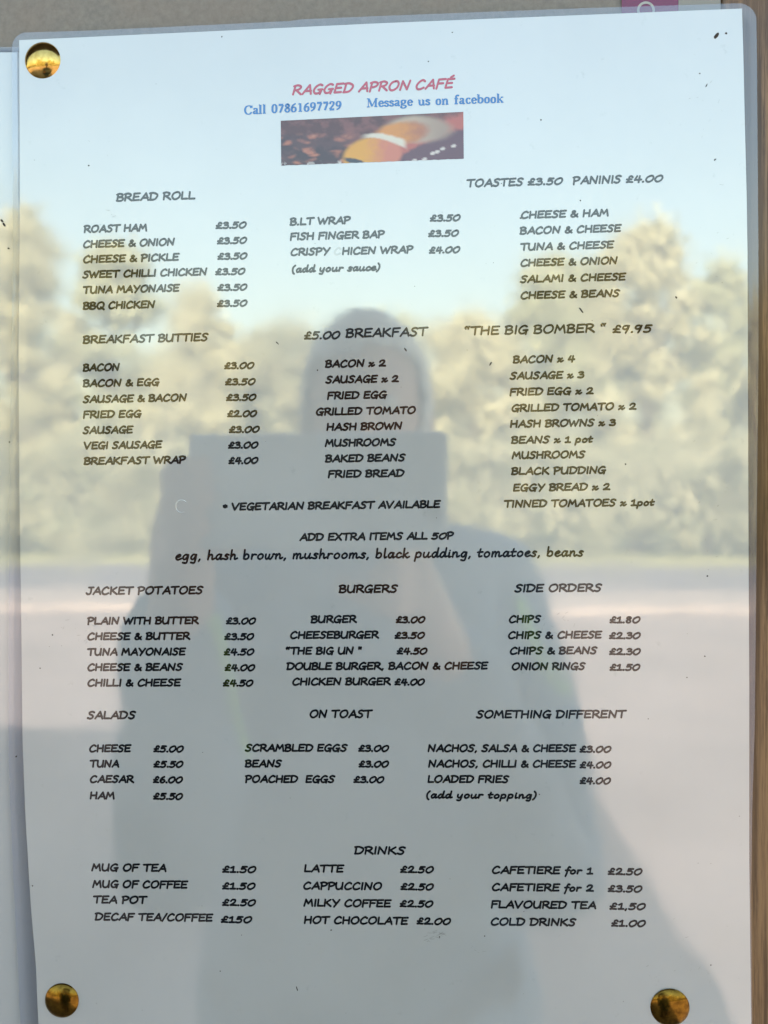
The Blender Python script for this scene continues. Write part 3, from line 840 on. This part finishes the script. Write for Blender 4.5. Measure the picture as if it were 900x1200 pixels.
# ------------------------------------------------------------------ brass drawing pins
def pin(u, v, r, label, tilt=(0, 0), mat='brass'):
    c = S(u, v); rad = r / F * D * .985
    prof = [(0.0, 3.1), (.18, 3.02), (.36, 2.8), (.54, 2.42), (.70, 1.92), (.83, 1.36), (.93, .78), (.985, .32), (1.0, .1), (.97, .0), (.80, .05), (.13, .2), (.12, -2.6), (.02, -6.0), (0, -6.3)]
    bm = bmesh.new(); rows = []
    N = 40
    for rr, h in prof:
        if h > 0: h *= .62
        if rr == 0: rows.append([bm.verts.new((0, -h * .001, 0))]); continue
        rows.append([bm.verts.new((rr * rad * math.cos(2 * math.pi * i / N), -h * .001, rr * rad * math.sin(2 * math.pi * i / N))) for i in range(N)])
    for a, b in zip(rows, rows[1:]):
        for i in range(N):
            j = (i + 1) % N
            if len(a) == 1: bm.faces.new((a[0], b[i], b[j]))
            elif len(b) == 1: bm.faces.new((a[i], a[j], b[0]))
            else: bm.faces.new((a[i], a[j], b[j], b[i]))
    bmesh.ops.recalc_face_normals(bm, faces=bm.faces[:])
    o = bm_obj('brass_pin', bm, M[mat], None, True)
    o.location = c; o.rotation_euler = (R(tilt[0]), 0, R(tilt[1]))
    return tag(o, label, 'drawing pin', 'brass pins holding the price list')
pin(50.5, 71, 22, 'bright domed brass pin in the corner beside the cafe title', (1, 2))
pin(72.5, 1172, 20.8, 'brass pin with painted-in dark reflections below the tea prices at the sheet edge', (-1.5, 0), 'dark_brass')
pin(785, 1180.5, 22.6, 'domed brass pin with painted-in dark reflections below the cold drinks price', (3, 0), 'dark_brass')

# ------------------------------------------------------------------ trees and hedge across the road (mirrored in the film)
def crown(name, blobs, nleaf, size, mat, parent, seed):
    rnd = random.Random(seed); vs, fs = [], []
    wts = [b[3] ** 2 for b in blobs]
    for b in rnd.choices(blobs, wts, k=nleaf):
        d = Vector((rnd.gauss(0, 1), rnd.gauss(0, 1), rnd.gauss(0, 1))).normalized() * b[3] * (rnd.uniform(.35, 1.12) if rnd.random() < .74 else rnd.uniform(1.0, 2.0))
        c = Vector(b[:3]) + Vector((d.x, d.y, d.z * b[4]))
        nrm = (d.normalized() + Vector((rnd.gauss(0, .5), rnd.gauss(0, .5), rnd.gauss(0, .5)))).normalized()
        t = nrm.orthogonal().normalized(); s = nrm.cross(t); a = rnd.uniform(0, 6.28)
        t, s = t * math.cos(a) + s * math.sin(a), s * math.cos(a) - t * math.sin(a)
        z = size * rnd.uniform(.55, 1.35); k = len(vs)
        vs += [c - t * z, c + s * z * .5 + nrm * z * .12, c + t * z, c - s * z * .5 + nrm * z * .12]
        fs.append((k, k + 1, k + 2, k + 3))
    return mesh_obj(name, vs, fs, mat, parent)
def tube(pts, k=7):
    vs, fs = [], []
    for i, (p, r) in enumerate(pts):
        for j in range(k):
            a = 2 * math.pi * j / k; vs.append(Vector(p) + Vector((r * math.cos(a), r * math.sin(a), 0)))
    for i in range(len(pts) - 1):
        for j in range(k): fs.append((i * k + j, i * k + (j + 1) % k, (i + 1) * k + (j + 1) % k, (i + 1) * k + j))
    return vs, fs
def tree(u, vtop, dist, wpx, mat, label, seed, low=.12):
    rnd = random.Random(seed); dist *= 1.15; top = Q(u, vtop, dist); h = top.z; w = wpx / F * dist / 2 * 1.25
    base = Vector((top.x, -dist, 0)); o = empty('tree', base)
    tag(o, label, 'tree', 'trees across the road')
    vs, fs = tube([(base, .28), (base + Vector((.1, 0, h * .3)), .2), (base + Vector((.0, .1, h * .6)), .13), (base + Vector((.1, 0, h * .9)), .03)])
    lv = []
    for k in range(5):
        z = h * rnd.uniform(.25, .6); a = rnd.uniform(0, 6.28); e = base + Vector((math.cos(a) * w * .7, math.sin(a) * w * .7, z + h * .2))
        v2, f2 = tube([(base + Vector((.05, .05, z)), .09), (base.lerp(e, .5) + Vector((0, 0, z * .55)), .06), (e, .02)], 5)
        b = len(vs); vs += v2; fs += [tuple(i + b for i in f) for f in f2]
    mesh_obj('trunk', vs, fs, M['bark'], o, True)
    blobs = []
    for k in range(100):
        t = rnd.uniform(low, .95); ww = w * (math.sin(math.pi * min(1, (t * .85 + .12))) ** .7)
        a = rnd.uniform(0, 6.28); rr = ww * math.sqrt(rnd.random()) * .85
        blobs.append((base.x + rr * math.cos(a), base.y + rr * math.sin(a) * .8, h * t, rnd.uniform(.07, .2) * w + .12, .8))
    blobs.append((base.x, base.y, h - .2 * w * .8, .2 * w, .9))
    crown('crown', blobs, 17000, .15, mat, o, seed + 1)
    return o
TR = [(-60, 190, 31, 190, 'leaf_olive', 'tall olive tree at the far end of the row'), (25, 245, 30, 130, 'leaf_gold', 'tall golden tree beside the olive end tree'),
      (130, 285, 31, 150, 'leaf_olive', 'broad olive tree between a tall and a short golden tree'), (235, 335, 29, 120, 'leaf_gold', 'short golden tree beside the low dark green tree'),
      (330, 380, 32, 140, 'leaf_green', 'low dark green tree next to the gap of sky'), (440, 372, 33, 170, 'leaf_olive', 'round olive tree beside the low dark green tree'),
      (555, 368, 30, 140, 'leaf_gold', 'low golden tree beside the round olive tree'), (655, 300, 31, 150, 'leaf_olive', 'tall olive tree with a ragged top'),
      (755, 262, 30, 150, 'leaf_gold', 'tallest golden tree with a pointed top'), (850, 300, 32, 120, 'leaf_olive', 'slim olive tree beside the tallest one'),
      (950, 330, 30, 140, 'leaf_gold', 'golden tree beyond the slim olive one'), (1060, 260, 32, 180, 'leaf_olive', 'tall olive tree closing the row')]
for k, (u, v, d, w, m, lab) in enumerate(TR): tree(u, v, d, w, M[m], lab, 40 + k)
for k in range(15):                                   # hedge of separate shrubs under the trees
    u = -140 + 88 * k; d = 31.0 + (k % 3) * .6
    b = Q(u, 600, d); base = Vector((b.x, -d, 0)); o = empty('shrub', base)
    tag(o, 'dense leafy shrub in the hedge under the trees', 'shrub', 'hedge shrubs across the road')
    rnd = random.Random(300 + k); blobs = [(base.x + rnd.uniform(-1.45, 1.45), base.y + rnd.uniform(-.6, .6), rnd.uniform(.3, 3.6), rnd.uniform(.45, .8), .9) for _ in range(24)]
    crown('foliage', blobs, 5000, .13, M['leaf_green'], o, 500 + k)
    vs, fs = tube([(base, .1), (base + Vector((.05, 0, 1.2)), .05)], 6); mesh_obj('stem', vs, fs, M['bark'], o, True)

# ------------------------------------------------------------------ the person taking the picture, with the phone
def skin_mesh(pts, edges, root, sub=1):
    me = bpy.data.meshes.new('tmp'); me.from_pydata([p[0] for p in pts], edges, []); ob = bpy.data.objects.new('tmp', me); COL.objects.link(ob)
    md = ob.modifiers.new('s', 'SKIN'); md.use_smooth_shade = True
    lay = me.skin_vertices[0].data
    for i, p in enumerate(pts): r = p[1]; lay[i].radius = r if isinstance(r, tuple) else (r, r); lay[i].use_root = (i == root)
    sd = ob.modifiers.new('d', 'SUBSURF'); sd.levels = sub; sd.render_levels = sub
    dg = bpy.context.evaluated_depsgraph_get(); ev = ob.evaluated_get(dg); out = bpy.data.meshes.new_from_object(ev)
    bpy.data.objects.remove(ob); return out
def remeshed(bm, voxel):
    me = bpy.data.meshes.new('tmp'); bm.to_mesh(me); bm.free(); ob = bpy.data.objects.new('tmp', me); COL.objects.link(ob)
    md = ob.modifiers.new('r', 'REMESH'); md.mode = 'VOXEL'; md.voxel_size = voxel; md.use_smooth_shade = True
    s = ob.modifiers.new('s', 'SMOOTH'); s.factor = .5; s.iterations = 3
    dg = bpy.context.evaluated_depsgraph_get(); out = bpy.data.meshes.new_from_object(ob.evaluated_get(dg)); bpy.data.objects.remove(ob); return out
def ball(bm, c, r, seg=20):
    res = bmesh.ops.create_uvsphere(bm, u_segments=seg, v_segments=seg // 2 + 2, radius=1)
    for v in res['verts']: v.co = Vector((c[0] + v.co.x * r[0], c[1] + v.co.y * r[1], c[2] + v.co.z * r[2]))
PY = -.965; PX = -.088
H = Q(430, 430, .965)                     # middle of the mirrored head
hx, hz = H.x, ZC + .125
person = empty('person', (PX, PY, 0)); tag(person, 'person in a blue grey jacket with lime piping holding a phone up', 'person')
Lp = Vector((-.134, -D - .0125, ZC + .006)); Rp = Vector((-.040, -D - .034, ZC - .022))      # where the hands grip the phone
pts, edges = [], []
def V(p, r): pts.append((tuple(p), r)); return len(pts) - 1
def E(*i):
    for a, b in zip(i, i[1:]): edges.append((a, b))
pel = V((PX, PY, .93), (.15, .11)); wst = V((PX, PY, 1.08), (.135, .1)); che = V((PX, PY + .01, 1.24), (.16, .11)); upc = V((PX, PY, 1.34), (.13, .09))
nk = V((PX + .005, PY, 1.44), .058); nk2 = V((hx, PY + .01, 1.53), .055); E(pel, wst, che, upc, nk, nk2)
for sgn, grip in ((-1, Lp), (1, Rp)):
    sh = V((PX + sgn * .160, PY, 1.345), .062); el = V((PX + (.215 if sgn > 0 else -.205), PY + .17, 1.03), .045)
    wr_p = grip + Vector((sgn * .035, -.075, -.05)); wr = V(wr_p, (.03, .024)); mid = V(((pts[el][0][0] + wr_p.x) / 2, (pts[el][0][1] + wr_p.y) / 2, (1.03 + wr_p.z) / 2), .042)
    E(upc, sh, el, mid, wr)
    pm = V(grip + Vector((sgn * .024, -.034, -.022)), (.034, .016)); E(wr, pm)
    for f in range(4):                   # fingers run behind the phone's edge and curl round it
        z = .026 - .018 * f; ln = (.9, 1.0, .95, .78)[f]
        a = V(grip + Vector((sgn * .022, -.014, z * .7 - .012)), .0095); b = V(grip + Vector((sgn * .019, .012 * ln, z - .006)), .0088); c = V(grip + Vector((sgn * .001, .0195, z - .004)), .0080)
        d = V(grip + Vector((-sgn * .014 * ln, .0195, z - .004)), .0068) if sgn < 0 else c
        E(pm, a, b, c)
        if d != c: E(c, d)
    t1 = V(grip + Vector((sgn * .012, -.036, -.03)), .011); t2 = V(grip + Vector((-sgn * .006, -.026, -.028)), .0098); t3 = V(grip + Vector((-sgn * .026, -.022, -.02)), .0085); E(pm, t1, t2, t3)
for sgn in (-1, 1):
    hip = V((PX + sgn * .09, PY, .88), .092); kn = V((PX + sgn * .105, PY + .02, .48), .06); an = V((PX + sgn * .11, PY, .1), .042); to = V((PX + sgn * .125, PY + .14, .035), .035)
    E(pel, hip, kn, an, to)
bm = bmesh.new(); bm.from_mesh(skin_mesh(pts, edges, pel))
ball(bm, (hx, PY, hz + .005), (.076, .098, .122)); ball(bm, (hx, PY + .03, hz - .055), (.055, .068, .062))
ball(bm, (hx, PY + .1, hz - .02), (.014, .022, .022)); ball(bm, (hx, PY + .088, hz - .06), (.024, .014, .008))
for s in (-1, 1): ball(bm, (hx + s * .077, PY - .005, hz - .012), (.012, .022, .032))
me = remeshed(bm, .0055); me.materials.append(M['skin'])
for p in me.polygons: p.use_smooth = True
body = link(bpy.data.objects.new('body', me), person)
for s in (-1, 1):
    bm = bmesh.new(); ball(bm, (hx + s * .031, PY + .081, hz + .006), (.013, .013, .011), 14); bm_obj('eye', bm, M['eye'], person, True)
bm = bmesh.new(); bmesh.ops.create_icosphere(bm, subdivisions=4, radius=1)
for v in bm.verts:
    n = 1 + .05 * noise.noise(v.co * 5); c = v.co.copy()
    v.co = Vector((hx + c.x * .088 * n, PY - .012 + c.y * .106 * n, hz + .018 + c.z * .122 * n))
bmesh.ops.delete(bm, geom=[v for v in bm.verts if v.co.y > PY + .045 and v.co.z < hz + .065 or v.co.z < hz - .085], context='VERTS')
bm_obj('hair', bm, M['hair'], person, True)
# jacket
pts, edges = [], []
jb = V((PX, PY, .60), (.28, .19)); j0 = V((PX, PY, .92), (.24, .16)); j1 = V((PX, PY, 1.12), (.20, .14)); j2 = V((PX, PY + .01, 1.25), (.20, .135)); j3 = V((PX, PY, 1.35), (.165, .105)); j4 = V((PX + .003, PY - .004, 1.445), .083)
E(jb, j0, j1, j2, j3, j4)
for sgn, grip in ((-1, Lp), (1, Rp)):
    sh = V((PX + sgn * .160, PY, 1.34), .085); ua = V((PX + (.20 if sgn > 0 else -.19), PY + .08, 1.20), .078); el = V((PX + (.222 if sgn > 0 else -.212), PY + .17, 1.02), .068)
    wr_p = grip + Vector((sgn * .040, -.095, -.065)); wr = V(wr_p, .043); e3 = Vector(pts[el][0]); mid = V(e3.lerp(wr_p, .5), .058); E(j3, sh, ua, el, mid, wr)
jm = skin_mesh(pts, edges, j1, 2)
for v in jm.vertices:
    f = noise.noise(v.co * 16) * .006 + noise.noise(v.co * 40) * .0022; v.co += v.normal * f
jm.materials.append(M['jacket'])
jacket = link(bpy.data.objects.new('jacket', jm), person)
for p in jm.polygons: p.use_smooth = True
bvh = BVHTree.FromPolygons([v.co.copy() for v in jm.vertices], [tuple(p.vertices) for p in jm.polygons])
def piping(name, pix):
    path = []
    for i in range(len(pix) - 1):
        for k in range(6):
            t = k / 6; u = pix[i][0] * (1 - t) + pix[i + 1][0] * t; v = pix[i][1] * (1 - t) + pix[i + 1][1] * t
            o = P(u, v, 0); d = ray(u, v).normalized(); d.y = -d.y
            hit = bvh.ray_cast(o, d, 3)
            if hit[0] is not None: path.append(hit[0])
    if len(path) < 3: return
    vs, fs = [], []
    for i, p in enumerate(path):
        d = (path[min(i + 1, len(path) - 1)] - path[max(0, i - 1)]).normalized(); a = d.cross(Vector((0, 1, 0))).normalized(); b = d.cross(a)
        for j in range(8): t = 2 * math.pi * j / 8; vs.append(p + a * math.cos(t) * .006 + b * math.sin(t) * .004)
    for i in range(len(path) - 1):
        for j in range(8): fs.append((i * 8 + j, i * 8 + (j + 1) % 8, i * 8 + 8 + (j + 1) % 8, i * 8 + 8 + j))
    mesh_obj(name, vs, fs, M['piping'], jacket, True)
piping('piping', [(605, 700), (622, 745), (640, 785), (670, 815)])
piping('piping', [(250, 720), (262, 770), (272, 830), (290, 900)])
# trousers and shoes
pts, edges = [], []
tp = V((PX, PY, .95), (.165, .125)); 
for sgn in (-1, 1):
    h = V((PX + sgn * .092, PY, .84), .108); k = V((PX + sgn * .108, PY + .02, .48), .078); a = V((PX + sgn * .112, PY, .09), .064); E(tp, h, k, a)
tm = skin_mesh(pts, edges, tp, 2); tm.materials.append(M['trousers']); link(bpy.data.objects.new('trousers', tm), person)
for sgn in (-1, 1):
    bm = bmesh.new(); ball(bm, (PX + sgn * .12, PY + .06, .045), (.052, .145, .05), 18)
    for v in bm.verts: v.co.z = max(v.co.z, .005)
    bm_obj('shoe', bm, M['shoe'], person, True)

phone = empty('mobile_phone', (-.06, -D - .0055, ZC - .02)); tag(phone, 'silver grey mobile phone held sideways in both hands', 'phone')
box('shell', (-.142, -D - .0095, ZC - .021), (.0085, -D - .0016, ZC + .046), M['phone'], phone, .0038)
bm = bmesh.new(); bmesh.ops.create_cone(bm, cap_ends=True, segments=24, radius1=.0055, radius2=.005, depth=.0008)
for v in bm.verts: v.co = Vector((v.co.x, v.co.z - D - .0013, v.co.y + ZC))
bm_obj('lens_ring', bm, M['shoe'], phone)
box('screen', (-.136, -D - .0101, ZC - .018), (.003, -D - .0096, ZC + .043), M['shoe'], phone)
